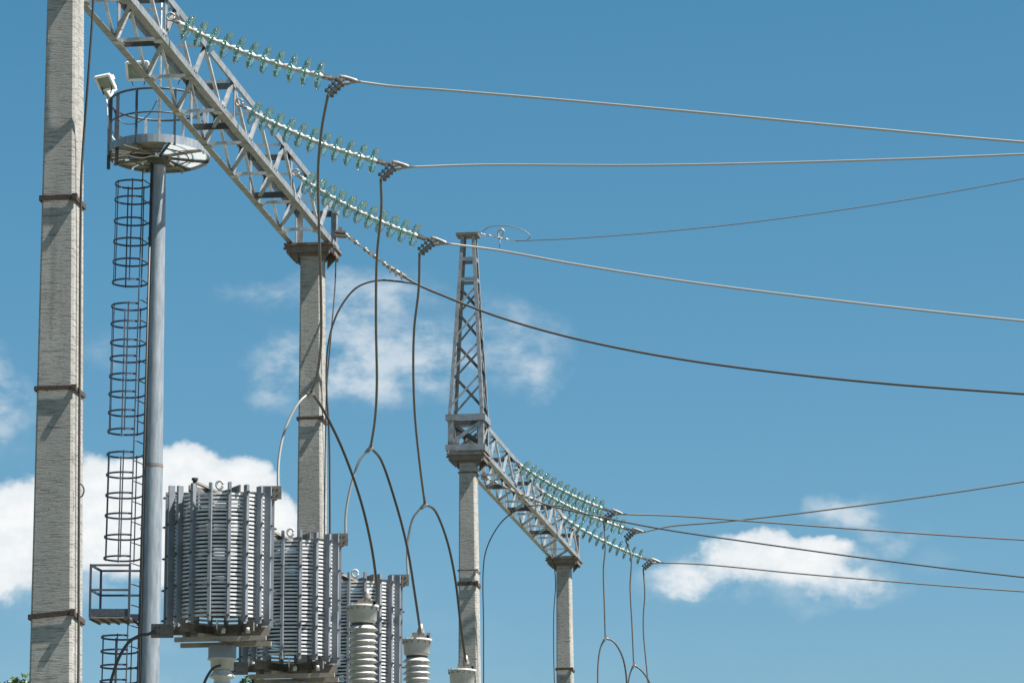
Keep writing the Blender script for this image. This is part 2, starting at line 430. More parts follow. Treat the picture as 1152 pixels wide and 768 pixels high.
def beam(p0, p1, d, r, label, s0, pitch, n, att, ext0=.26, ext1=.26):
    """square lattice girder; s0 = distance of first lacing node, att = stations of hanger posts"""
    t = thing('lattice_beam', label, 'beam', (p0 + p1) / 2 + Z * HB, 'lattice beams of the gantries')
    L = (p1 - p0).length
    def pt(s, i, j): return p0 + d * s + r * (HW * i) + Z * (HB + (HT if j > 0 else 0))
    for i in (-1, 1):
        for j in (-1, 1):
            MB().angle(pt(-ext0, i, j), pt(L + ext1, i, j), -r * i, -Z * j, .066, .007).build('chord', GALV, t)
    k = .028; inn = .010
    # nodes
    for q in range(n):
        s = s0 + q * pitch; sm = s + pitch / 2
        if s > L + ext1: break
        # bottom and top struts + diagonals
        for j, ss in ((-1, s), (1, sm - .1)):
            if ss > L + ext1: continue
            off = Z * (inn * j * -1)
            a_, b_ = pt(ss, -1, j) + off + r * .02, pt(ss, 1, j) + off - r * .02
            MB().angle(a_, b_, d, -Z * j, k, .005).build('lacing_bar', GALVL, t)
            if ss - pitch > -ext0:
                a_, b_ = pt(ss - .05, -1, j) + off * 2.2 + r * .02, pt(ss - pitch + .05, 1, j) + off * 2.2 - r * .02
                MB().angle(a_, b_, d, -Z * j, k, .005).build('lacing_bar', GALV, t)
        for i in (-1, 1):        # node plates with their bolts
            if s + .07 < L + ext1:
                gp = pt(s, i, -1) + Z * .052 - r * i * .004
                go = MB().boxax(gp, d * .062, r * .0025, Z * .045).build('node_plate', GALVL if q % 3 else GALV, t)
                for e in (-1, 1):
                    MB().lathe(gp + d * .035 * e - r * .012, r, [(.001, 0), (.009, 0), (.009, .024), (.001, .024)], 6, False).build('bolt', DARKM, go)
                gp = pt(s, i, -1) - Z * .003 - r * i * .055
                MB().boxax(gp, d * .055, r * .04, Z * .0025).build('node_plate', GALVL if (q + i) % 2 else GALV, t)
            if sm - .1 + .07 < L + ext1:
                gp = pt(sm - .1, i, 1) - Z * .052 - r * i * .004
                MB().boxax(gp, d * .055, r * .0025, Z * .04).build('node_plate', GALV, t)
        # side faces: W lacing
        for i in (-1, 1):
            off = -r * i * inn
            bt = pt(s, i, -1) + Z * .02 + off
            for e in (-1, 1):
                se = sm - .1 if e > 0 else sm - pitch - .1
                if se < -ext0 or se > L + ext1: continue
                tp = pt(se, i, 1) - Z * .02 + off * (1.0 if e > 0 else 1.8)
                MB().angle(bt + d * .03 * e, tp, d, -r * i, k if e < 0 else k * 1.15, .005).build('lacing_bar', GALVL if e < 0 else GALV, t)  # one bar of each pair gets the painted sunlit tone
    # end frames and hanger stations: broad posts with a cross plate
    for s in [-ext0 + .04, L + ext1 - .04]:
        for i in (-1, 1):
            MB().angle(pt(s, i, -1) + Z * .004 - r * i * .009, pt(s, i, 1) - Z * .004 - r * i * .009, -r * i, d * (1 if s < L / 2 else -1), .07, .007).build('end_post', GALV, t)
        MB().bar(pt(s, -1, 1) - Z * .05 + r * .02, pt(s, 1, 1) - Z * .05 - r * .02, .07, .006, d).build('end_rail', DARKM, t)
        MB().bar(pt(s, -1, -1) + Z * .05 + r * .02, pt(s, 1, -1) + Z * .05 - r * .02, .07, .006, d).build('end_rail', GALV, t)
    for s in att:
        for i in (-1, 1):
            MB().bar(pt(s, i, -1) + Z * .012 - r * i * .022, pt(s, i, 1) - Z * .012 - r * i * .022, .085, .008, r).build('hanger_post', GALV, t)
        MB().bar(pt(s + .05, -1, 1) - Z * .035 + r * .03, pt(s + .05, 1, 1) - Z * .035 - r * .03, .062, .007, d).build('cross_plate', DARKM, t)
        MB().bar(pt(s + .05, -1, -1) + Z * .04 + r * .03, pt(s + .05, 1, -1) + Z * .04 - r * .03, .062, .007, d).build('cross_plate', DARKM, t)
        eye = MB(); pe = pt(s, 1, -1) + Z * .25
        eye.tube([pe + r * .02 + Vector((math.cos(a) * .035, 0, math.sin(a) * .035)) for a in [x * math.pi / 6 for x in range(13)]], .008, 6)
        eye.build('eye_bolt', CLAMPM, t)
    return t
def sta(base, d, D): return (D - base.y) / d.y
beam(A, B, d1, r1, 'large near lattice beam sloping down from the left pillar across the floodlight mast', sta(A, d1, 30.0) , 1.168 / d1.y, 9, [sta(A, d1, x) for x in (32.46, 35.25, 37.9)])
beam(Cc, Dd, d2, r2, 'smaller far lattice beam between the spire pillar and the thin far pillar', .55, 1.15, 9, [sta(Cc, d2, x) for x in (55.2, 57.2, 59.4)])

# ------------------------------------------------------------------ lattice spire on pillar C
def spire():
    t = thing('lattice_spire', 'tall tapering lattice spire standing on the middle concrete pillar', 'spire', Cc + Z * HB)
    zb = HB + .03; zbox = zat(467, 52.3); ztop = zat(266, 52.5)
    hb = .245
    def cp(i, q, z, h): return Cc + r2 * i * h + d2 * q * h + Z * z
    hbx = lambda z: .245 - (.245 - .098) * (z - zbox) / (ztop - zbox)
    for z in (zb, zbox - .07):
        fr = MB()
        for q in (-1, 1):
            fr.bar(cp(-1, q, z + .035, hb + .03), cp(1, q, z + .035, hb + .03), .085, .008, d2)
            fr.bar(cp(q, -1, z + .035, hb + .02), cp(q, 1, z + .035, hb + .02), .085, .008, r2)
        fr.build('base_frame', GALV, t)
    for i in (-1, 1):
        for q in (-1, 1):
            MB().angle(cp(i, q, zb, hb), cp(i, q, zbox, hb), -r2 * i, -d2 * q, .075, .008).build('base_post', GALV, t)
            MB().angle(cp(i, q, zbox, .245), cp(i, q, ztop, .098), -r2 * i, -d2 * q, .048, .007).build('leg', GALV, t)
    for q in (-1, 1):
        MB().bar(cp(-1, q, zb + .08, hb - .01), cp(1, q, zbox - .08, hb - .01), .05, .006, d2).build('brace', GALV, t)
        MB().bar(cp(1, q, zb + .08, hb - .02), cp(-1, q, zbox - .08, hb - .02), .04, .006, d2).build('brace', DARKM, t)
        MB().bar(cp(q, -1, zb + .08, hb - .01), cp(q, 1, zbox - .08, hb - .01), .05, .006, r2).build('brace', GALV, t)
    zs = [zat(y, 52.5) for y in (462, 428, 428, 395, 362, 330)]
    lv = [zat(y, 52.5) for y in (463, 421, 385, 350, 322)]
    for a in range(4):
        z0, z1 = lv[a] + .02, lv[a + 1] - .02
        for q in (-1, 1):
            MB().bar(cp(-1, q, z0, hbx(z0) - .006), cp(1, q, z1, hbx(z1) - .006), .028, .005, d2).build('brace', GALV, t)
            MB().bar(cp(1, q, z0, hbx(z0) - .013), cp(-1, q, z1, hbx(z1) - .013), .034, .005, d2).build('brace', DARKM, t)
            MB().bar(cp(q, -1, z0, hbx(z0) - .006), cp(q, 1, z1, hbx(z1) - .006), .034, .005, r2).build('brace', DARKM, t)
            MB().bar(cp(q, 1, z0, hbx(z0) - .013), cp(q, -1, z1, hbx(z1) - .013), .034, .005, r2).build('brace', GALV, t)
    for y in (316, 293):
        z = zat(y, 52.5); h = hbx(z) - .004
        rg = MB()
        for q in (-1, 1):
            rg.bar(cp(-1, q, z, h), cp(1, q, z, h), .05, .006, d2); rg.bar(cp(q, -1, z, h), cp(q, 1, z, h), .05, .006, r2)
        rg.build('batten_ring', GALV, t)
    tp = MB(); tp.boxax(Cc + Z * (ztop + .012) + r2 * -.01, r2 * .155, d2 * .13, Z * .018)
    tp.boxax(Cc + Z * (ztop + .045) + r2 * .0, r2 * .15, d2 * .02, Z * .012)
    tp.build('top_plate', PLATE, t)
    return ztop
ZS = spire()

# ------------------------------------------------------------------ glass insulator strings
PIT = .122
def make_string(nd=11):
    PIT = .122 if nd == 11 else .114
    LSTR = .165 + PIT * (nd - 1) + .23
    t = thing('insulator_string', None, 'insulator string', (0, 0, 0), 'glass insulator strings of the gantries', local=True)
    lk = MB()
    lk.tube([(-.01, 0, 0), (.07, 0, 0)], .011, 8)
    lk.boxax((.04, 0, 0), (.03, 0, 0), (0, .02, 0), (0, 0, .008))
    lk.tube([(.06, 0, 0), (.12, 0, 0)], .018, 8)
    lk.build('shackle', CLAMPM, t)
    bell = [(.030, -.012), (.060, -.018), (.095, -.013), (.121, .002), (.1275, .016), (.124, .027), (.116, .020), (.112, .026), (.104, .012), (.092, .022), (.084, .006), (.070, .018), (.060, .004), (.045, .014), (.034, .004)]
    # the string sags a little: dips first, then flattens
    pos = Vector((.165, 0, -.018)); Wd = []
    for i in range(nd):
        th = math.radians(-6.5 + 13 * i / (nd - 1)); u = Vector((math.cos(th), 0, math.sin(th)))
        Wd.append((pos.copy(), u)); pos = pos + u * PIT
    for i, (q, u) in enumerate(Wd):
        dmb = MB(); dmb.lathe(q, u, bell, 32, True, closed=True)
        dk = dmb.build('glass_disc', GLASS, t)
        cb = MB(); cb.lathe(q, u, [(.001, -.074), (.014, -.073), (.020, -.066), (.026, -.052), (.031, -.030), (.035, -.008), (.031, .001), (.001, .002)], 18)
        cb.lathe(q, u, [(.001, .002), (.029, .003), (.026, .018), (.018, .03), (.014, .050), (.001, .052)], 14)
        cb.build('cap', CAPM, dk)
    e = MB(); x = .165 + PIT * (nd - 1) + .045; q = Wd[-1][0]; zz = q.z
    e.tube([q + Wd[-1][1] * .04, (x + .05, 0, zz * .6)], .014, 8)
    e.boxax((x + .04, 0, zz * .7), (.045, 0, .004), (0, .012, 0), (0, 0, .022))
    e.boxax((x + .115, 0, zz * .3), (.055, 0, .004), (0, .02, 0), (0, 0, .012))
    for k in range(4): e.lathe((x + .01 + k * .044, -.028, zz * (.8 - .2 * k)), (0, 1, 0), [(.001, 0), (.011, 0), (.011, .056), (.001, .056)], 8, False)
    e.build('end_link', CLAMPM, t)
    # bolted clamp: horn to the right, tail falling to the left with four saddle bolts
    W = Vector
    x0 = LSTR
    c = MB()
    # tail direction in string space (string dips about 17 deg): world (-.62,0,-.78)
    al = math.radians(17.5)
    def loc(wx, wz): return W((wx * math.cos(al) - wz * math.sin(al), 0, wx * math.sin(al) + wz * math.cos(al)))
    e0 = W((x0 - .04, 0, 0)); horn = e0 + loc(.155, -.015); tail = e0 + loc(-.10, -.155)
    c.tube(spline([e0 + loc(-.005, .02), e0 + loc(.06, .012), horn], 5), [.020] * 5 + [.018] * 5 + [.012], 10)
    c.tube(spline([horn, e0 + loc(.075, -.03), e0 + loc(-.0, -.05), tail], 5), [.013] * 5 + [.018] * 5 + [.02] * 5 + [.016], 10)
    c.bar(e0 + loc(-.02, .02), e0 + loc(.05, -.01), .03, .03, (0, 1, 0))
    cb = c.build('dead_end_clamp', CLAMPM, t)
    dr = (tail - (e0 + loc(0, -.04))).normalized(); pr = W((dr.z, 0, -dr.x))
    for k in range(4):
        b = MB(); o = e0 + loc(.0, -.025) + dr * (.005 + .043 * k)
        b.boxax(o, pr * .047, W((0, .03, 0)), dr * .008)
        for s in (-1, 1):
            b.lathe(o + pr * .034 * s - dr * .018, dr, [(.001, 0), (.010, 0), (.010, .036), (.001, .036)], 6, False)
        b.build('saddle_bolt', DARKM, cb)
    t['horn'] = tuple(horn); t['tail'] = tuple(tail)
    return t
protos = {}
for nd in (11, 12):
    q = make_string(nd); protos[nd] = [q, Vector(q['horn']), Vector(q['tail']), .165 + (.122 if nd == 11 else .114) * (nd - 1) + .19, 0]
    del q['horn'], q['tail']
def orient(p0, p1):
    x = (p1 - p0).normalized(); y = Z.cross(x).normalized(); z = x.cross(y)
    m = Matrix((x, y, z)).transposed().to_4x4(); m.translation = p0
    return m
strings = [  # sighted attachment, its distance, sighted clamp, number of discs, label
    ((190.7, 22), 32.46, (385, 90), 11, 'uppermost of the three large glass insulator strings on the near beam'),
    ((267.5, 118), 35.25, (442, 185), 11, 'middle one of the three large glass insulator strings on the near beam'),
    ((331, 196), 37.9, (486, 270), 11, 'lowest of the large glass insulator strings, ending just left of the spire top'),
    ((579, 519), 55.2, (689, 575), 12, 'uppermost of the three small glass insulator strings on the far beam'),
    ((603.5, 549.5), 57.2, (712.5, 596), 12, 'middle one of the three small glass insulator strings on the far beam'),
    ((627, 578), 59.4, (735, 631), 12, 'lowest of the small glass insulator strings, right of the thin far pillar')]
ends = []
for i, ((sx, sy_), D, (ex, ey), nd, lab) in enumerate(strings):
    # slide the sighted end along its ray until the string has its real length
    p0 = P(sx, sy_, D); pr = protos[nd]; LL = pr[3]
    lo, hi = D - 1.3, D
    best = min((abs((P(ex, ey, lo + (hi - lo) * k / 400) - p0).length - LL), lo + (hi - lo) * k / 400) for k in range(401))
    p1 = P(ex, ey, best[1])
    m = orient(p0, p1)
    o = pr[0] if pr[4] == 0 else copy_tree(pr[0])
    pr[4] += 1
    o.matrix_basis = m; o['label'] = lab
    ends.append((m @ pr[1], m @ pr[2], best[1]))
    print('string', i, 'len err %.3f' % best[0], 'dD', round(best[1] - D, 2))

# ------------------------------------------------------------------ conductors
def beyond(pts, px, far=22.0):
    """carry the span on past the frame with its own sag"""
    a, b = pts[-2], pts[-1]; s = (b - a).normalized()
    out = list(pts)
    for k in range(1, 5):
        x = far * k / 4
        out.append(b + s * x + Z * (.0035 * x * x))
    return out
def wire(name, label, cat, pts, r, material, group=None, n=10, seg=8):
    m = MB(); m.tube(spline(pts, n), r, seg); o = m.build(name, material)
    return tag(o, label, cat, group)
def span(start, D, sight, dD=1.0):
    """sighted (x, y) list; depth falls evenly by dD over 640 px"""
    x0 = sight[0][0]; s = []
    for x, y in sight: s.append(P(x, y, D - dD * (x - x0) / 640.0))
    return beyond([start] + s if start is not None else s, 0)
GW = 'line conductors leaving to the right'
h, tl, D = ends[0]
wire('line_conductor', 'topmost grey line conductor running to the right edge', 'power line', span(h, D, [(440, 97), (500, 101.5), (620, 111.5), (780, 126), (960, 143), (1152, 160)]), .0108, WIREL, GW)
h, tl, D = ends[1]
wire('line_conductor', 'nearly level pale line conductor, second from the top', 'power line', span(h, D, [(540, 185.5), (720, 186), (900, 182.5), (1152, 173.5)]), .0102, WIREL, GW)
h, tl, D = ends[2]
wire('line_conductor', 'pale line conductor crossing in front of the spire top', 'power line', span(h, D, [(560, 281.5), (640, 296), (760, 315), (940, 338), (1152, 361)]), .0112, WIREL, GW)
h, tl, D = ends[3]
wire('line_conductor', 'dark thin conductor leaving the uppermost small insulator string of the far beam', 'power line', span(h, D, [(760, 580), (830, 585), (1000, 597.5), (1152, 607)], .8), .0112, WIREM, GW)
h, tl, D = ends[4]
wire('line_conductor', 'dark thin conductor that climbs to the right from the far beam', 'power line', span(h, D, [(752, 592), (810, 587), (900, 577), (1030, 560), (1152, 541.5)], .8), .0112, WIREM, GW)
h, tl, D = ends[5]
wire('line_conductor', 'lowest line conductor, passing across the small white cloud', 'power line', span(h, D, [(790, 634.5), (900, 645), (1030, 656), (1152, 665)], .8), .0112, WIREM, GW)

# ------------------------------------------------------------------ dropper cables (a Y of one main and two branches)
def dropper(label, tail, D, main, left, right, De, Dl, Dr, r=.0125, bright=True):
    t = thing('dropper_cable', label, 'cable', tail, 'forked dropper cables')
    n = len(main)
    mp = [tail] + [P(x, y, D + (De - D) * (k + 1) / n) for k, (x, y) in enumerate(main)]
    MB().tube(spline(mp), r, 8).build('main_cable', WIREM, t)
    y = mp[-1]
    n = len(left)
    lp = [y] + [P(a, b, De + (Dl - De) * (k + 1) / n) for k, (a, b) in enumerate(left)]
    MB().tube(spline(lp), r, 8).build('branch_cable', WIREL if bright else WIREM, t)
    n = len(right)
    rp = [y] + [P(a, b, De + (Dr - De) * (k + 1) / n) for k, (a, b) in enumerate(right)]
    MB().tube(spline(rp), r * 1.08, 8).build('branch_cable', WIRED, t)
    k = MB(); k.boxax(y, (.018, 0, 0), (0, .018, 0), (0, 0, .03)); k.tube([y + (lp[1] - y).normalized() * .06, y, y + (rp[1] - y).normalized() * .06], r * 1.6, 8)
    k.build('fork_clamp', CLAMPM, t)
    return lp[-1], rp[-1]
_, t0, D0 = ends[0]; _, t1, D1 = ends[1]; _, t2, D2 = ends[2]
_, t3, D3 = ends[3]; _, t4, D4 = ends[4]; _, t5, D5 = ends[5]
dropper('forked dropper cable passing in front of the pillar behind the line traps', t0, D0, [(362, 145), (358, 190), (359, 260), (361, 330), (361, 385), (357, 420), (350, 441)],
        [(337, 452), (322, 480), (314, 515), (313, 556)], [(362, 458), (384, 502), (405, 560), (418, 615), (424, 660), (424, 676)], 34.8, 34.5, 38.0)
dropper('forked dropper cable hanging free between the pillar and the spire, forking at mid height', t1, D1, [(429, 235), (424, 290), (423, 360), (424, 430), (422, 470), (417, 503)],
        [(405, 517), (394, 550), (389, 580), (389, 606)], [(430, 520), (448, 575), (459, 620), (467, 670), (473, 711)], 37.2, 37.2, 40.5)
dropper('forked dropper cable hanging just left of the spire pillar, forking lowest of the near three', t2, D2, [(471, 325), (466, 370), (465, 420), (467, 470), (472, 520), (478, 567)],
        [(466, 580), (460, 600), (458, 625), (459, 650)], [(490, 575), (503, 608), (512, 650), (518, 700), (524, 744)], 39.9, 39.9, 43.0)
dropper('thin forked dropper cable beside the far pillar, first from the left', t3, D3, [(681, 615), (679, 640), (680, 680), (681, 717)],
        [(676, 727), (673, 745), (673, 800)], [(690, 721), (699, 735), (704, 755), (706, 800)], D3, D3, D3, .0115, False)
dropper('thin forked dropper cable, middle one of the far three', t4, D4, [(710, 625), (709, 660), (711, 700), (713, 747)],
        [(709, 757), (706, 775), (705, 800)], [(722, 754), (731, 768), (738, 800)], D4, D4, D4, .0115, False)
dropper('thin curved dropper cable, rightmost and lowest below the far beam', t5, D5, [(725.5, 668), (724, 690), (724, 712), (726, 735), (729, 766)],
        [(727, 780), (725, 800)], [(735, 776), (741, 800)], D5, D5, D5, .0115, False)

# ------------------------------------------------------------------ earth wires anchored to the pillars
def chain_run(t, a, b, n, r=.02):
    """a run of shackles and flat links from a to b"""
    m = MB(); d = (b - a) / n; u = d.normalized()
    for k in range(n):
        p, q = a + d * k, a + d * (k + 1)
        if k % 2 == 0:
            m.tube([p - u * .008, q + u * .008], r * .55, 8)
            m.lathe(p, u, [(.001, 0), (r * 1.2, .0), (r * 1.2, r * 1.1), (.001, r * 1.2)], 8)
        else:
            s = Vector((0, 1, 0)) if k % 4 == 1 else u.cross(Vector((0, 1, 0)))
            m.bar(p - u * .012, q + u * .012, r * 1.9, r * .6, s)
    return m.build('chain', CLAMPM if r > .015 else CAPM, t)
def earth_anchor(label1, label2, label3, D, brk, ch, sight, tail, Dt, gp, cab_r=.0125, mat_=WIRED, sag=None):
    a = P(*brk[0], D); b = P(*brk[1], D); c = P(*ch, D - .15)
    t = thing('anchor_chain', label1, 'chain', a, 'anchor chains holding the earth wires')
    m = MB(); m.boxax((a + b) / 2, (b - a) / 2, (0, .05, 0), (0, 0, .012)); m.boxax((a + b) / 2 - Z * .04, (b - a) / 2, (0, .05, 0), (0, 0, .008))
    m.boxax((a + b) / 2 + Z * .0, (.02, 0, 0), (0, .03, 0), (0, 0, .05)); m.build('bracket', PLATE, t)
    chain_run(t, b - Z * .02, c, 9)
    pts = span(None, D - .15, sight, 1.0)
    pts = [c] + pts
    u = (pts[1] - c).normalized()
    cl = MB(); cl.tube([c - u * .02, c + u * .22], .022, 8)
    for k in range(3): cl.boxax(c + u * (.02 + .07 * k) - Z * .012, u * .012, (0, .035, 0), Z * .035)
    cl.build('wedge_clamp', CLAMPM, t)
    wire('earth_wire', label2, 'power line', pts, cab_r, mat_)
    n = len(tail)
    tp = [P(x, y, D - .15 + (Dt - D + .15) * k / (n - 1)) for k, (x, y) in enumerate(tail)]
    tp.append(Vector((tp[-1].x, tp[-1].y, .05)))
    wire('down_lead', label3, 'cable', tp, cab_r * .82, mat_)
earth_anchor('shackle chain and clamp sloping down from the bracket on the near pillar head', 'dark earth wire sagging across the middle of the sky below the pale conductors',
             'dark earthing cable arching over and dropping down beside the pillar behind the traps', 39.9, ((377, 261), (389, 262)), (437, 300),
             [(470, 320), (500, 333), (560, 356), (640, 379), (760, 403), (940, 426), (1152, 443)], [(470, 319.5), (447, 316.5), (425, 315.5), (402, 323), (384, 344), (373, 370), (368, 400), (367.5, 440), (370, 480), (371, 560), (371, 640)], 39.7, None)
earth_anchor('small shackle chain on the side of the spire pillar under the far beam', 'thin dark earth wire leaving the far beam toward the lower right edge',
             'thin earthing cable arching in front of the far beam and falling beside the spire pillar', 52.2, ((541, 534), (548, 536)), (588, 557),
             [(620, 569), (660, 578), (740, 594), (840, 609), (1000, 631), (1152, 649)], [(660, 577.5), (635, 570), (610, 568), (588, 571), (568, 583), (554, 602), (546, 622), (543.5, 645), (544, 700), (544, 768)], 52.2, None, .0105)
# thin earth wire from the spire top, with its loop
t = thing('anchor_chain', 'tiny shackle chain at the tip of the spire', 'chain', P(541, 263, 52.4), 'anchor chains holding the earth wires')
chain_run(t, P(541, 263, 52.4), P(579, 271, 52.2), 8, .013)
k = MB(); q = P(562, 268, 52.3)
k.tube(spline([q, q + Vector((-.02, 0, .08)), q + Vector((.02, 0, .13)), q + Vector((.06, 0, .1)), q + Vector((.02, 0, .03))], 5), .012, 8)
k.tube([q, q - Z * .14], [.012, .004], 8); k.build('hook', CLAMPM, t)
wire('earth_wire', 'thinnest earth wire climbing to the right from the spire tip', 'power line', [P(579, 271, 52.2)] + span(None, 52.1, [(640, 268.5), (740, 261), (850, 249.5), (1000, 228), (1152, 201)], .8), .007, WIREM)
wire('wire_loop', 'slack loop of thin wire at the spire tip', 'wire', [P(x, y, 52.4) for x, y in ((541, 262), (550, 255.5), (565, 253.5), (580, 256), (592, 261), (596.5, 266), (592, 270), (579, 271))], .006, WIREM)

# cables down the pillars
def col_cable(label, pts, r, m=WIRED): wire('down_lead', label, 'cable', pts, r, m)
DA = 29.75
pts = [P(107, -40, DA - .1), P(104, 20, DA - .1), P(99, 90, DA - .08), P(94.5, 150, DA), P(91.5, 200, DA + .02)]
pts += [P(x, y, DA + .05) for x, y in ((90.5, 260), (90, 340), (89.5, 440), (89, 540), (88.5, 650), (88, 768))]
col_cable('black cable running down the sunlit side of the nearest pillar', pts + [Vector((pts[-1].x, pts[-1].y, .05))], .010)
col_cable('small loop of black cable on the side of the nearest pillar', [P(x, y, DA - .02) for x, y in ((88.5, 543), (92, 545), (94.5, 551), (92, 558), (88.5, 559))], .006)
col_cable('thin lead hanging from the near pillar head beside its right side', [P(378, 286, 39.9), P(377, 320, 39.9), P(373, 370, 39.8), P(368, 430, 39.8), P(366.5, 470, 39.8), Vector((P(366.5, 470, 39.8).x + .03, 39.8, .05))], .007)
col_cable('thin lead hanging down the left side of the farthest pillar', [P(618.5, 622, 61.7), P(623, 635, 61.7), P(625, 655, 61.7), P(623, 690, 61.7), P(623, 740, 61.7), P(624, 780, 61.7), Vector((P(624, 780, 61.7).x, 61.7, .05))], .008)

# ------------------------------------------------------------------ line traps
RT = .487; HC = 1.135
def make_trap():
    """origin: centre of coil underside; x along the terminal bars"""
    t = thing('line_trap', None, 'line trap', (0, 0, 0), 'line traps standing on porcelain posts', local=True)
    NT = 31; pit = HC / NT; rc = RT - .072
    m = MB(); seg = 72
    prof = [(-.014, -.0085), (.014, -.0085), (.014, .0085), (-.014, .0085)]
    prin = [(-.006, -.0115), (.006, -.0115), (.006, .0115), (-.006, .0115)]
    # one continuous helical flat bar
    vs = []; fs = []; tot_ = NT * seg
    for i in range(tot_ + 1):
        a = 2 * math.pi * i / seg; z = pit * i / seg * (NT - .6) / NT + .01
        for pr, pz in prof: vs.append(((rc + pr) * math.cos(a), (rc + pr) * math.sin(a), z + pz))
    for i in range(tot_):
        for k in range(4): fs.append((i * 4 + k, i * 4 + (k + 1) % 4, (i + 1) * 4 + (k + 1) % 4, (i + 1) * 4 + k))
    m.add(vs, fs, False); m.build('coil', COILM, t)
    # added dark coil: its colour stands for the shade inside the trap
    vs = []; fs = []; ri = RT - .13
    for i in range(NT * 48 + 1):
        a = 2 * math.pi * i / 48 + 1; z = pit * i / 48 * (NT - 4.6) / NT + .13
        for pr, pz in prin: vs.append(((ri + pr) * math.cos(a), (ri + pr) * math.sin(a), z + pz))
    for i in range(NT * 48):
        for k in range(4): fs.append((i * 4 + k, i * 4 + (k + 1) % 4, (i + 1) * 4 + (k + 1) % 4, (i + 1) * 4 + k))
    MB().add(vs, fs, False).build('interior_shade_coil', INNERM, t)
    NS = 18
    for k in range(NS):
        a = 2 * math.pi * (k + .35) / NS; e = Vector((math.cos(a), math.sin(a), 0)); s = Vector((-e.y, e.x, 0))
        top = HC + (.075 if k % 3 else .06) + .012 * math.sin(k * 2.7)
        a += .014 * math.sin(k * 5.1); e = Vector((math.cos(a), math.sin(a), 0)); s = Vector((-e.y, e.x, 0))
        sb = MB()
        sb.boxax(e * (RT - .028) + Z * (top / 2 - .01), e * .028, s * .013, Z * (top / 2 + .01))
        sb.boxax(e * (RT - .100) + Z * (HC / 2), e * .010, s * .014, Z * (HC / 2))
        st_ = sb.build('stave', STAVEM, t)
        for z in (.03, .30, .585, .87, HC - .0):
            bb = MB(); bb.lathe(e * (RT - .10) + Z * z, e, [(.001, 0), (.006, 0), (.006, .10), (.011, .101), (.011, .113), (.006, .114), (.006, .124), (.001, .125)], 8, False)
            bb.build('bolt', DARKM, st_)
    # spiders
    for z, nm in ((HC + .03, 'top_spider'), (-.055, 'bottom_spider')):
        sp = MB()
        for k in range(3 if z > 0 else 4):
            a = math.pi * k / (3 if z > 0 else 4) + (.0 if z > 0 else .1); e = Vector((math.cos(a), math.sin(a), 0))
            sp.bar(-e * (RT - .03) + Z * z, e * (RT - .03) + Z * z, .012, .062 if z > 0 else .075, Z)
        sp.lathe(Z * (z - .04), Z, [(.001, 0), (.07, 0), (.07, .08), (.001, .08)], 16, False)
        sp.build(nm, BARM, t)
    def plate(name, c, w_, h_):
        p_ = MB(); p_.boxax(c, (w_ / 2, 0, 0), (0, .006, 0), (0, 0, h_ / 2)); o_ = p_.build(name, BARM, t)
        q_ = MB()
        for ix in (.12, .30):
            for iz in (-.22, .22):
                q_.lathe(c + Vector(((ix if c.x > 0 else -ix) * w_, -.008, iz * h_)), (0, 1, 0), [(.001, 0), (.009, 0), (.009, .016), (.001, .016)], 10, False)
        q_.build('bolt_hole', WIRED, o_)
    plate('terminal_plate', Vector((RT - .03, -.05, HC + .045)), .20, .12)
    plate('terminal_plate', Vector((-RT - .0, -.09, -.06)), .20, .125)
    # lifting eye with its inclined strut
    le = MB(); le.boxax((0, -.05, HC + .065), (.02, 0, 0), (0, .008, 0), (0, 0, .03))
    le.tube([Vector((.0 + math.cos(a) * .03, -.05, HC + .12 + math.sin(a) * .036)) for a in [x * math.pi / 8 for x in range(17)]], .012, 8)
    le.build('lifting_eye', CAPW, t)
    MB().bar((-.19, -.30, HC + .105), (.02, -.06, HC + .035), .035, .02, (0, 0, 1)).build('strut', RUSTL, t)
    MB().lathe((-.19, -.30, HC + .04), Z, [(.001, 0), (.02, 0), (.02, .08), (.03, .081), (.03, .10), (.001, .1)], 8, False).build('strut_pin', RUST, t)
    # support frame below
    for yv in (-.20, .20):
        MB().bar((-.36, yv, -.155), (.46, yv - .06, -.15), .04, .04, Z).build('support_bar', RUSTL, t)
    MB().bar((-.12, -.30, -.125), (.14, .30, -.125), .05, .03, Z).build('support_bar', RUSTL, t)
    for x_ in (-.24, -.10, .22):
        MB().boxax((x_, -.22, -.085), (.018, 0, 0), (0, .02, 0), (0, 0, .045)).build('packing_block', RUST, t)
    for x_ in (.08, .30):
        MB().lathe((x_, -.27, -.11), Z, [(.001, 0), (.018, 0), (.022, .04), (.014, .05), (.001, .05)], 10).build('spacer_insulator', CAPW, t)
    return t
trap = make_trap()
trapspots = []
sy = (37.2 - 34.5); 
for i, (px, D, lab) in enumerate([(246.5, 34.5, 'nearest slatted cylindrical line trap, complete outline in front of the cloud'),
                                 (327, 37.2, 'middle slatted line trap standing in front of the concrete pillar'),
                                 (400, 39.9, 'farthest slatted line trap, partly hidden by a white porcelain column')]):
    z = CAMZ + 5.83 - HC - .05
    c = P(px, 640, D); c.z = z
    trapspots.append(c)
    o = trap if i == 0 else copy_tree(trap)
    o['label'] = lab
    o.matrix_basis = Matrix.Translation(c) @ Matrix.Rotation(R(-3), 4, 'Z')

def shed_profile(z0, z1, n, rc, rs):
    """porcelain sheds from z0 up to z1"""
    p = [(.001, z0), (rc, z0)]; h_ = (z1 - z0) / n
    for k in range(n):
        b = z0 + h_ * k
        p += [(rc, b + h_ * .30), (rs * .90, b + h_ * .36), (rs, b + h_ * .40), (rs, b + h_ * .47), (rs * .93, b + h_ * .56), (rc * 1.10, b + h_ * .84), (rc, b + h_)]
    p += [(.001, z1)]
    return p
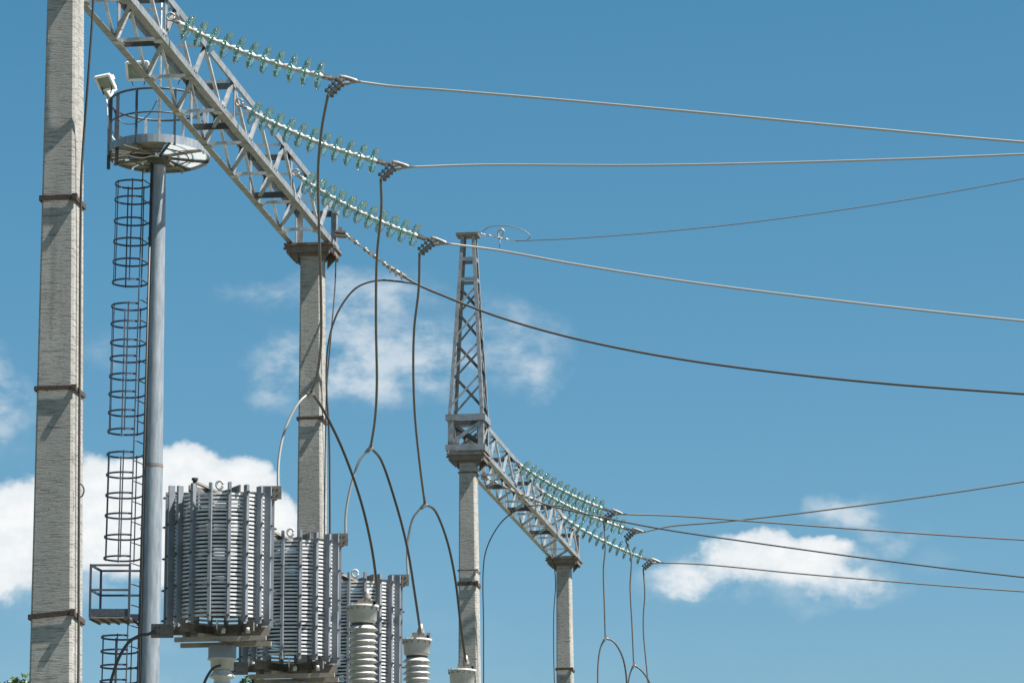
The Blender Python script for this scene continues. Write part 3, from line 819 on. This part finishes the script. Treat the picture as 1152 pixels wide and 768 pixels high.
# porcelain posts under the traps, on concrete plinth columns
for i, c in enumerate(trapspots):
    zt = c.z - .19
    t = thing('post_insulator', ['porcelain post insulator with steel cap under the nearest line trap', 'porcelain post insulator under the middle line trap', 'porcelain post insulator under the farthest line trap'][i], 'insulator', Vector((c.x + .04, c.y, 3.2)), 'porcelain posts under the line traps')
    b = Vector((c.x + .04, c.y, 0))
    MB().lathe(b + Z * (zt - .21), Z, [(.001, .21), (.125, .21), (.125, .10), (.132, .10), (.132, .09), (.105, .085), (.10, 0), (.001, 0)], 28).build('cap', CAPW, t)
    MB().lathe(b, Z, shed_profile(3.35, zt - .21, 22, .075, .115), 32).build('porcelain', PORC, t)
    MB().lathe(b, Z, [(.001, 3.2), (.14, 3.2), (.14, 3.23), (.10, 3.25), (.09, 3.35), (.001, 3.35)], 24).build('base_flange', CAPW, t)
    t = thing('support_column', ['concrete support column of the nearest line trap', 'concrete support column of the middle line trap', 'concrete support column of the farthest line trap'][i], 'column', b, 'support columns')
    MB().boxax(b + Z * 1.55, (.15, 0, 0), (0, .15, 0), (0, 0, 1.55)).build('shaft', CONC, t)
    MB().boxax(b + Z * 3.15, (.2, 0, 0), (0, .2, 0), (0, 0, .048)).build('head_plate', PLATE, t)
# leads of the nearest trap
c = trapspots[0]
lt = Vector((c.x - RT - .10, c.y - .09, c.z - .06))
wire('trap_lead', 'black cable curving down from the left terminal of the nearest line trap', 'cable', [lt + Vector((.03, 0, 0)), P(168, 712.5, 34.4), P(157, 714.5, 34.4), P(145, 722, 34.4), P(135, 737, 34.4), P(128, 755, 34.4), P(123, 775, 34.4), P(116, 840, 34.4)], .0135, WIRED)
wire('trap_lead', 'short black cable bowing down beside the porcelain post of the nearest line trap', 'cable', [P(248, 748, 34.35), P(240, 751, 34.3), P(234, 759, 34.3), P(229, 770, 34.3), P(222, 800, 34.3)], .0125, WIRED)

# ------------------------------------------------------------------ white porcelain columns
def column(px, D, ztop, label, slab):
    c = P(px, 720, D); b = Vector((c.x, c.y, 0))
    t = thing('porcelain_column', label, 'insulator', b + Z * 2.6, 'white porcelain apparatus columns')
    MB().lathe(b + Z * ztop, Z, [(.001, 0), (.158, 0), (.158, -.022), (.150, -.026), (.142, -.03), (.135, -.15), (.115, -.175), (.001, -.175)], 36).build('cap', CAPW, t)
    bl = MB()
    for k in range(12):
        a = math.pi * k / 6 + .2; bl.lathe(b + Z * (ztop - .045) + Vector((math.cos(a) * .146, math.sin(a) * .146, 0)), Z, [(.001, 0), (.012, 0), (.012, .055), (.001, .055)], 6, False)
    cp_ = bl.build('flange_bolt', CLAMPM, t)
    MB().lathe(b, Z, [(.001, ztop - .20), (.112, ztop - .20), (.112, ztop - .174), (.001, ztop - .174)], 28).build('cement_ring', DARKM, t)
    MB().lathe(b, Z, shed_profile(2.75, ztop - .2, int((ztop - 2.95) / .062), .112, .150), 40).build('porcelain', PORC, t)
    MB().lathe(b, Z, [(.001, 2.6), (.17, 2.6), (.17, 2.63), (.13, 2.65), (.12, 2.75), (.001, 2.75)], 28).build('base_flange', CAPW, t)
    tm = MB(); q = b + Z * ztop
    tm.boxax(q + Z * .02 + Vector((.05, 0, 0)), (.075, 0, 0), (0, .05, 0), (0, 0, .018))
    tm.boxax(q + Z * .035 + Vector((-.02, -.05, 0)), (.03, 0, 0), (0, .02, 0), (0, 0, .03))
    tm.boxax(q + Z * .035 + Vector((.12, -.03, 0)), (.02, 0, 0), (0, .02, 0), (0, 0, .03))
    tm.build('terminal_block', BARM, t)
    MB().lathe(q + Vector((.04, 0, .035)), Z, [(.001, 0), (.04, 0), (.04, .05), (.028, .09), (.018, .13), (.001, .13)], 14).build('terminal_clamp', CLAMPM, t)
    s = thing('support_column', slab, 'column', b, 'support columns')
    MB().boxax(b + Z * 1.25, (.16, 0, 0), (0, .16, 0), (0, 0, 1.25)).build('shaft', CONC, s)
    MB().boxax(b + Z * 2.55, (.21, 0, 0), (0, .21, 0), (0, 0, .048)).build('head_plate', PLATE, s)
ZC = CAMZ + .1399 * 38.0
column(408, 38.0, ZC - .01, 'tallest white ribbed porcelain column in front of the farthest line trap', 'concrete support under the porcelain column nearest the camera')
column(469, 40.61, ZC, 'white ribbed porcelain column just right of the farthest line trap', 'concrete support under the middle one of the three porcelain columns')
column(520, 43.22, ZC, 'white porcelain column of which only the cap shows before the spire pillar', 'concrete support under the porcelain column before the spire pillar')

# ------------------------------------------------------------------ floodlight mast
DM = 70.0
def mast():
    ct_ = P(178.5, 177.5, DM); base = Vector((ct_.x, DM, 0)); zf = ct_.z
    t = thing('floodlight_mast', 'tall galvanised tubular floodlight mast with round platform and caged ladder', 'mast', base)
    n = 24
    hs = [0, 5, 5.02, 11.2, 11.23, zf + .02]
    zj = zat(524, DM)
    MB().lathe(base, Z, [(.205, 0), (.186, zj)], 40).build('pole', POLEM, t)
    MB().lathe(base, Z, [(.181, zj), (.137, zf)], 40).build('pole', POLEM, t)
    MB().lathe(base, Z, [(.180, zj + .03), (.190, zj + .03), (.190, zj - .03), (.18, zj - .03)], 40, False).build('pole_joint', PLATE, t)
    MB().lathe(base, Z, [(.150, zf - .16), (.20, zf - .10), (.24, zf - .02), (.14, zf - .02)], 24).build('pole_collar', DARKM, t)
    # conduit clipped to the shaded side, flange ring and clip bands
    e_ = Vector((-.72, -.69, 0))
    MB().tube([base + e_ * .225 + Z * .3, base + e_ * .205 + Z * (zj), base + e_ * .160 + Z * (zf - .05)], .022, 8).build('conduit', WIRED, t)
    for zz_ in [1.5 + 1.55 * q_ for q_ in range(11)]:
        rr_ = .205 - (.205 - .137) * zz_ / zf
        MB().lathe(base, Z, [(rr_ - .01, zz_), (rr_ + .006, zz_), (rr_ + .006, zz_ + .035), (rr_ - .01, zz_ + .035)], 32, False, closed=True).build('clip_band', POLEM, t)
    # thin lightning rod rising through the platform
    MB().tube([base + Z * zf, base + Z * (zf + 4.5)], [.03, .012], 10).build('lightning_rod', GALVL, t)
    # platform
    RP = .945
    def ov(m_):
        for v_ in m_.v: v_.y = base.y + (v_.y - base.y) * 1.24
        return m_
    rim = MB(); rim.lathe(base + Z * zf, Z, [(RP - .01, 0), (RP, 0), (RP, .15), (RP - .01, .15)], 56, False, closed=True); ov(rim).build('platform_rim', POLEM, t)
    fl = MB()
    cols = []
    nseg = 56
    def sector(r0, r1, a0, a1, z, nseg_=8):
        vs = []; 
        for k in range(nseg_ + 1):
            a = a0 + (a1 - a0) * k / nseg_
            for rr in (r0, r1):
                for zz in (z, z + .006): vs.append(base + Vector((math.cos(a) * rr, math.sin(a) * rr, zz)))
        fs = []
        for k in range(nseg_):
            o = 4 * k
            fs += [(o, o + 2, o + 6, o + 4), (o + 1, o + 5, o + 7, o + 3), (o, o + 4, o + 5, o + 1), (o + 2, o + 3, o + 7, o + 6)]
        fs += [(0, 1, 3, 2), (4 * nseg_, 4 * nseg_ + 2, 4 * nseg_ + 3, 4 * nseg_ + 1)]
        return vs, fs
    fixed = [(-.75, .0), (.05, .35), (.95, 1.65), (2.45, 3.05), (4.1, 4.75)]
    pale = [(0, .95), (.98, 1.45)]
    plan = [(-1.25, -.35, 1), (-.32, .35, 1), (.38, 1.0, 1), (1.03, 2.2, 0), (2.22, 2.75, 0), (2.78, 3.5, 0), (3.52, 3.95, 0), (3.97, 5.0, 0)]
    for a0, a1, k in plan:
        m = MB(); m.add(*sector(.14, RP - .012, a0 + .01, a1 - .01, zf + .05, 12)); ov(m).build('floor_panel', PANEL if k else PLATU, t)
    m = MB(); m.boxax(base + Vector((-.50, .38, zf + .035)), (.17, .02, 0), (-.02, .13, 0), (0, 0, .004)); ov(m).build('hatch_light_sheet', PANEL, t)  # pale sheet added for light showing through a hatch opening
    for k in range(4):
        a = -.45 + k * math.pi / 4 * 1.0; e = Vector((math.cos(a), math.sin(a), 0))
        ov(MB().bar(base + Z * (zf + .01) - e * (RP - .02), base + Z * (zf + .01) + e * (RP - .02), .028, .05, Z)).build('floor_joist', DARKM if k % 2 else PLATU, t)
    for rr in (.55,):
        ov(MB().tube([base + Vector((math.cos(a) * rr, math.sin(a) * rr, zf + .0)) for a in [2 * math.pi * x / 32 for x in range(33)]], .012, 6)).build('floor_ring', DARKM, t)
    # cable looped beneath the floor
    MB().tube(spline([base + Vector((x, y, zf - .03)) for x, y in ((-.85, -.1), (-.6, -.32), (-.3, -.1), (-.1, -.24), (.15, -.15), (.22, .1))]), .011, 6).build('supply_cable', LAMPH, t)
    # railing
    HRL = 1.0; ro = RP - .02
    def arc(a0, a1, z, n_=30): return [base + Vector((math.cos(a0 + (a1 - a0) * k / n_) * ro, math.sin(a0 + (a1 - a0) * k / n_) * ro, z)) for k in range(n_ + 1)]
    for hh, rr in ((HRL, .022), (.55, .016)):
        ov(MB().tube(arc(math.pi * 1.12, math.pi * -.86, zf + .19 + hh - .17, 48), rr, 8)).build('rail', NAVY, t)
    for k in range(8):
        a = math.pi * 1.12 - k * (math.pi * 1.98) / 8
        ov(MB().boxax(base + Vector((math.cos(a) * ro, math.sin(a) * ro, zf + .5)), (.022 if k else .03, 0, 0), (0, .022, 0), (0, 0, .53))).build('railing_post', NAVY if k in (0, 1, 7, 6) else GALVL, t)
    # tall gate posts on the ladder side
    for a in (math.pi * 1.0, math.pi * 1.22):
        MB().boxax(base + Vector((math.cos(a) * ro, math.sin(a) * ro, zf + .42)), (.03, 0, 0), (0, .03, 0), (0, 0, .64)).build('gate_post', NAVY, t)
    # floodlights
    def lamp(c, look, sz, roll=0.0):
        f = Vector(look).normalized(); x = f.cross(Z).normalized(); y = x.cross(f)
        m = MB()
        a, b_, dp = sz, sz * .8, sz * .75
        fr = [c + x * i * a + y * j * b_ for i, j in ((-1, -1), (1, -1), (1, 1), (-1, 1))]
        bk = [c - f * dp + x * i * a * .55 + y * j * b_ * .5 for i, j in ((-1, -1), (1, -1), (1, 1), (-1, 1))]
        m.add(fr + bk, [(0, 1, 5, 4), (1, 2, 6, 5), (2, 3, 7, 6), (3, 0, 4, 7), (4, 5, 6, 7), (0, 3, 2, 1)])
        for i in range(4): m.bar(fr[i], fr[(i + 1) % 4], .045, .05, f)
        m.boxax(c - f * (dp + .05), x * a * .3, y * b_ * .3, f * .06)
        h_ = m.build('floodlight', LAMPH, t)
        MB().boxax(c + f * .004, x * (a - .02), y * (b_ - .02), f * .004).build('lens', LAMPG, h_)
        br = MB()
        for s in (-1, 1): br.bar(c - f * dp * .4 + x * s * (a * .95), c - f * dp * .6 + x * s * a * .5 - Z * (sz * 1.5), .03, .01, x)
        br.build('yoke', NAVY, h_)
    lamp(P(118.5, 93, DM - .3) , (-.45, -.62, -.62), .17)
    lamp(P(121, 106, DM + .1), (-.7, -.2, -.5), .12)
    lamp(P(155, 80, DM - .5), (-.12, -.85, -.42), .20)
    lamp(P(198, 78, DM - .3), (.5, -.7, -.45), .2)
    MB().tube(spline([P(x, y, DM - .2) for x, y in ((120, 112), (124, 150), (132, 160), (145, 166))]), .012, 6).build('lamp_cable', LAMPH, t)
    MB().tube(spline([P(x, y, DM - .6) for x, y in ((128, 125), (138, 138), (152, 139), (168, 128), (177, 112))]), .01, 6).build('lamp_cable', NAVY, t)
    # ladder: the plane faces left, near stringer on the left in view
    def lx(py): return 160.5 + (142 - 160.5) * (py - 200) / 560.0          # sighted near stringer
    def fx(py): return 170 + (154.5 - 170) * (py - 200) / 560.0
    def near(py): return P(lx(py), py, DM - .24)
    def far(py):
        p = P(fx(py), py, DM + .2); p.z = near(py).z; return p
    L0, L1 = 192, 775
    nb, nt_ = near(900), near(L0); fb, ft = far(900), far(L0)
    nb = nt_ + (nb - nt_) * ((nt_.z - .2) / (nt_.z - nb.z)); fb = ft + (fb - ft) * ((ft.z - .2) / (ft.z - fb.z))
    for a, b_ in ((nb, nt_), (fb, ft)): MB().bar(a, b_, .045, .02, (1, 0, 0)).build('ladder_stringer', NAVY, t)
    hgt = nt_.z - nb.z; k = 0; z = .3
    rg = []
    while z < hgt:
        f = z / hgt; MB().tube([nb.lerp(nt_, f), fb.lerp(ft, f)], .011, 6).build('ladder_rung', NAVY, t); z += .375; k += 1
    for py in (264, 332, 470, 510, 590, 650, 728):
        a = far(py); MB().bar(a, Vector((base.x - .15, DM, a.z)), .05, .03, Z).build('ladder_bracket', GALVL, t)
    # safety cages
    def cage(rows):
        cs = []
        for py in rows:
            cg = MB()
            nz_, fz_ = near(py + 4), far(py + 4); fz_ = Vector((fz_.x, fz_.y, nz_.z))
            ax = (nz_ - fz_); w_ = ax.length; ax.normalize(); out = Vector((ax.y, -ax.x, 0))
            if out.x > 0: out = -out
            mid = (nz_ + fz_) / 2; rad = .33
            cc_ = mid + out * .27
            a0 = math.acos(min(1, .27 / rad)) if .27 < rad else 0
            ang0 = math.pi - .62
            arcp = [cc_ + out * (rad * math.cos(a)) + ax * (rad * math.sin(a)) for a in [-ang0 + 2 * ang0 * k / 28 for k in range(29)]]
            ringp = [fz_] + arcp + [nz_]
            for q in range(len(ringp) - 1): 
                cg.bar(ringp[q], ringp[q + 1], .034, .008, (ringp[q] + ringp[q + 1]) / 2 - cc_ if (ringp[q + 1] - ringp[q]).cross((ringp[q] + ringp[q + 1]) / 2 - cc_).length > 1e-4 else Z)
            cs.append((cc_, out, ax, rad))
            cg.build('cage_hoop', NAVY, t)
        for a in (-1.9, -.95, 0, .95, 1.9):
            p = [c_ + o_ * rad * .985 * math.cos(a) + x_ * rad * .985 * math.sin(a) for c_, o_, x_, rad in cs]
            up = (cs[0][1] * math.cos(a) + cs[0][2] * math.sin(a))
            MB().bar(p[0] + Z * .03, p[-1] - Z * .03, .024, .008, up).build('cage_strip', NAVY, t)
    cage([199, 217, 241, 264, 287, 310])
    cage([337, 357, 378, 396, 416, 436, 457, 478])
    cage([504, 527, 550, 573, 597, 621])
    cage([710, 726, 743, 760, 778, 796])
    # rest platform
    n0 = P(101, 693, DM - .35); n1 = P(145, 693, DM - .35); f0 = P(112.5, 700, DM + .35); f1 = P(156, 700, DM + .35)
    z = n0.z
    for p in (n1, f0, f1): p.z = z
    fl = MB()
    fl.add([n0, n1, f1, f0] + [p - Z * .03 for p in (n0, n1, f1, f0)], [(0, 1, 2, 3), (4, 7, 6, 5), (0, 4, 5, 1), (1, 5, 6, 2), (2, 6, 7, 3), (3, 7, 4, 0)])
    fl.build('rest_platform', PLATU, t)
    for k in range(5):
        a = n0.lerp(n1, k / 4); b_ = f0.lerp(f1, k / 4)
        MB().bar(a - Z * .045, b_ - Z * .045, .03, .03, Z).build('floor_joist', NAVY, t)
    for a, b_ in ((n0, n1), (f0, f1), (n0, f0)):
        for hh in (.48, .93):
            MB().bar(a + Z * hh, b_ + Z * hh, .035, .035, Z).build('rail', NAVY, t)
        MB().bar(a + Z * .075, b_ + Z * .075, .006, .13, Z).build('kick_plate', NAVY, t)
    for p in (n0, n1, f0):
        MB().bar(p - Z * .02, p + Z * .95, .04, .04, (1, 0, 0)).build('railing_post', NAVY, t)
    MB().bar(f1 + Z * -.05, Vector((base.x - .1, DM, z - .05)), .07, .05, Z).build('platform_bracket', NAVY, t)
mast()

# ------------------------------------------------------------------ trees whose tips reach the lower edge
def tree(px, py, D, spread, label, leaf, seed):
    rnd = random.Random(seed)
    top = P(px, py, D); base = Vector((top.x, top.y, 0)); H = top.z
    t = thing('broadleaf_tree', label, 'tree', base, 'trees behind the substation')
    tr = MB(); tr.tube(spline([base, base + Vector((.1, 0, H * .3)), base + Vector((-.1, .1, H * .6)), base + Z * H * .93], 5), [.28 - .26 * k / 15 for k in range(16)], 10)
    clusters = []
    for k in range(46):
        f = rnd.uniform(.38, .95); a = rnd.uniform(0, 6.28); rr = spread * math.sin(min(1, (1.04 - f) * 1.9) * 1.5708) * rnd.uniform(.45, 1)
        tip = base + Vector((math.cos(a) * rr, math.sin(a) * rr, H * f))
        st_ = base + Z * (H * (f - .12))
        tr.tube(spline([st_, st_.lerp(tip, .5) + Z * .15, tip], 3), [.055, .05, .042, .035, .03, .02, .012], 5)
        clusters.append((tip, rnd.uniform(.45, .9)))
    clusters.append((base + Z * (H * .965), .38))
    for k in range(6): clusters.append((base + Vector((rnd.uniform(-.5, .5), rnd.uniform(-.5, .5), H * .93)), .45))
    tr.build('trunk', BARK, t)
    m = MB()
    vs = []; fs = []
    for c_, rad in clusters:
        for k in range(int(900 * rad)):
            d = Vector((rnd.gauss(0, 1), rnd.gauss(0, 1), rnd.gauss(0, .8))).normalized() * rad * rnd.random() ** .45
            p = c_ + d
            n_ = Vector((rnd.gauss(0, 1), rnd.gauss(0, 1), rnd.gauss(0, 1) + .7)).normalized(); u = n_.orthogonal().normalized(); v_ = n_.cross(u)
            a = rnd.uniform(0, 6.28); u, v_ = u * math.cos(a) + v_ * math.sin(a), v_ * math.cos(a) - u * math.sin(a)
            s = leaf * rnd.uniform(.6, 1.2); o = len(vs)
            vs += [p - u * s, p + v_ * s * .45 , p + u * s, p - v_ * s * .45]; fs.append((o, o + 1, o + 2, o + 3))
    m.add(vs, fs); m.build('crown', LEAFM, t)
tree(287, 757, 85, 2.2, 'green leafy tree top showing below the middle line trap', .10, 3)
tree(22, 757, 92, 1.6, 'small green tree tip at the bottom left of the nearest pillar', .09, 5)
tree(212, 765, 95, 1.4, 'barely visible tree tip between the mast and the nearest line trap', .08, 9)

for o in LOCALS: 
    if '_local' in o: del o['_local']
for o in bpy.data.objects:
    if '_local' in o: del o['_local']
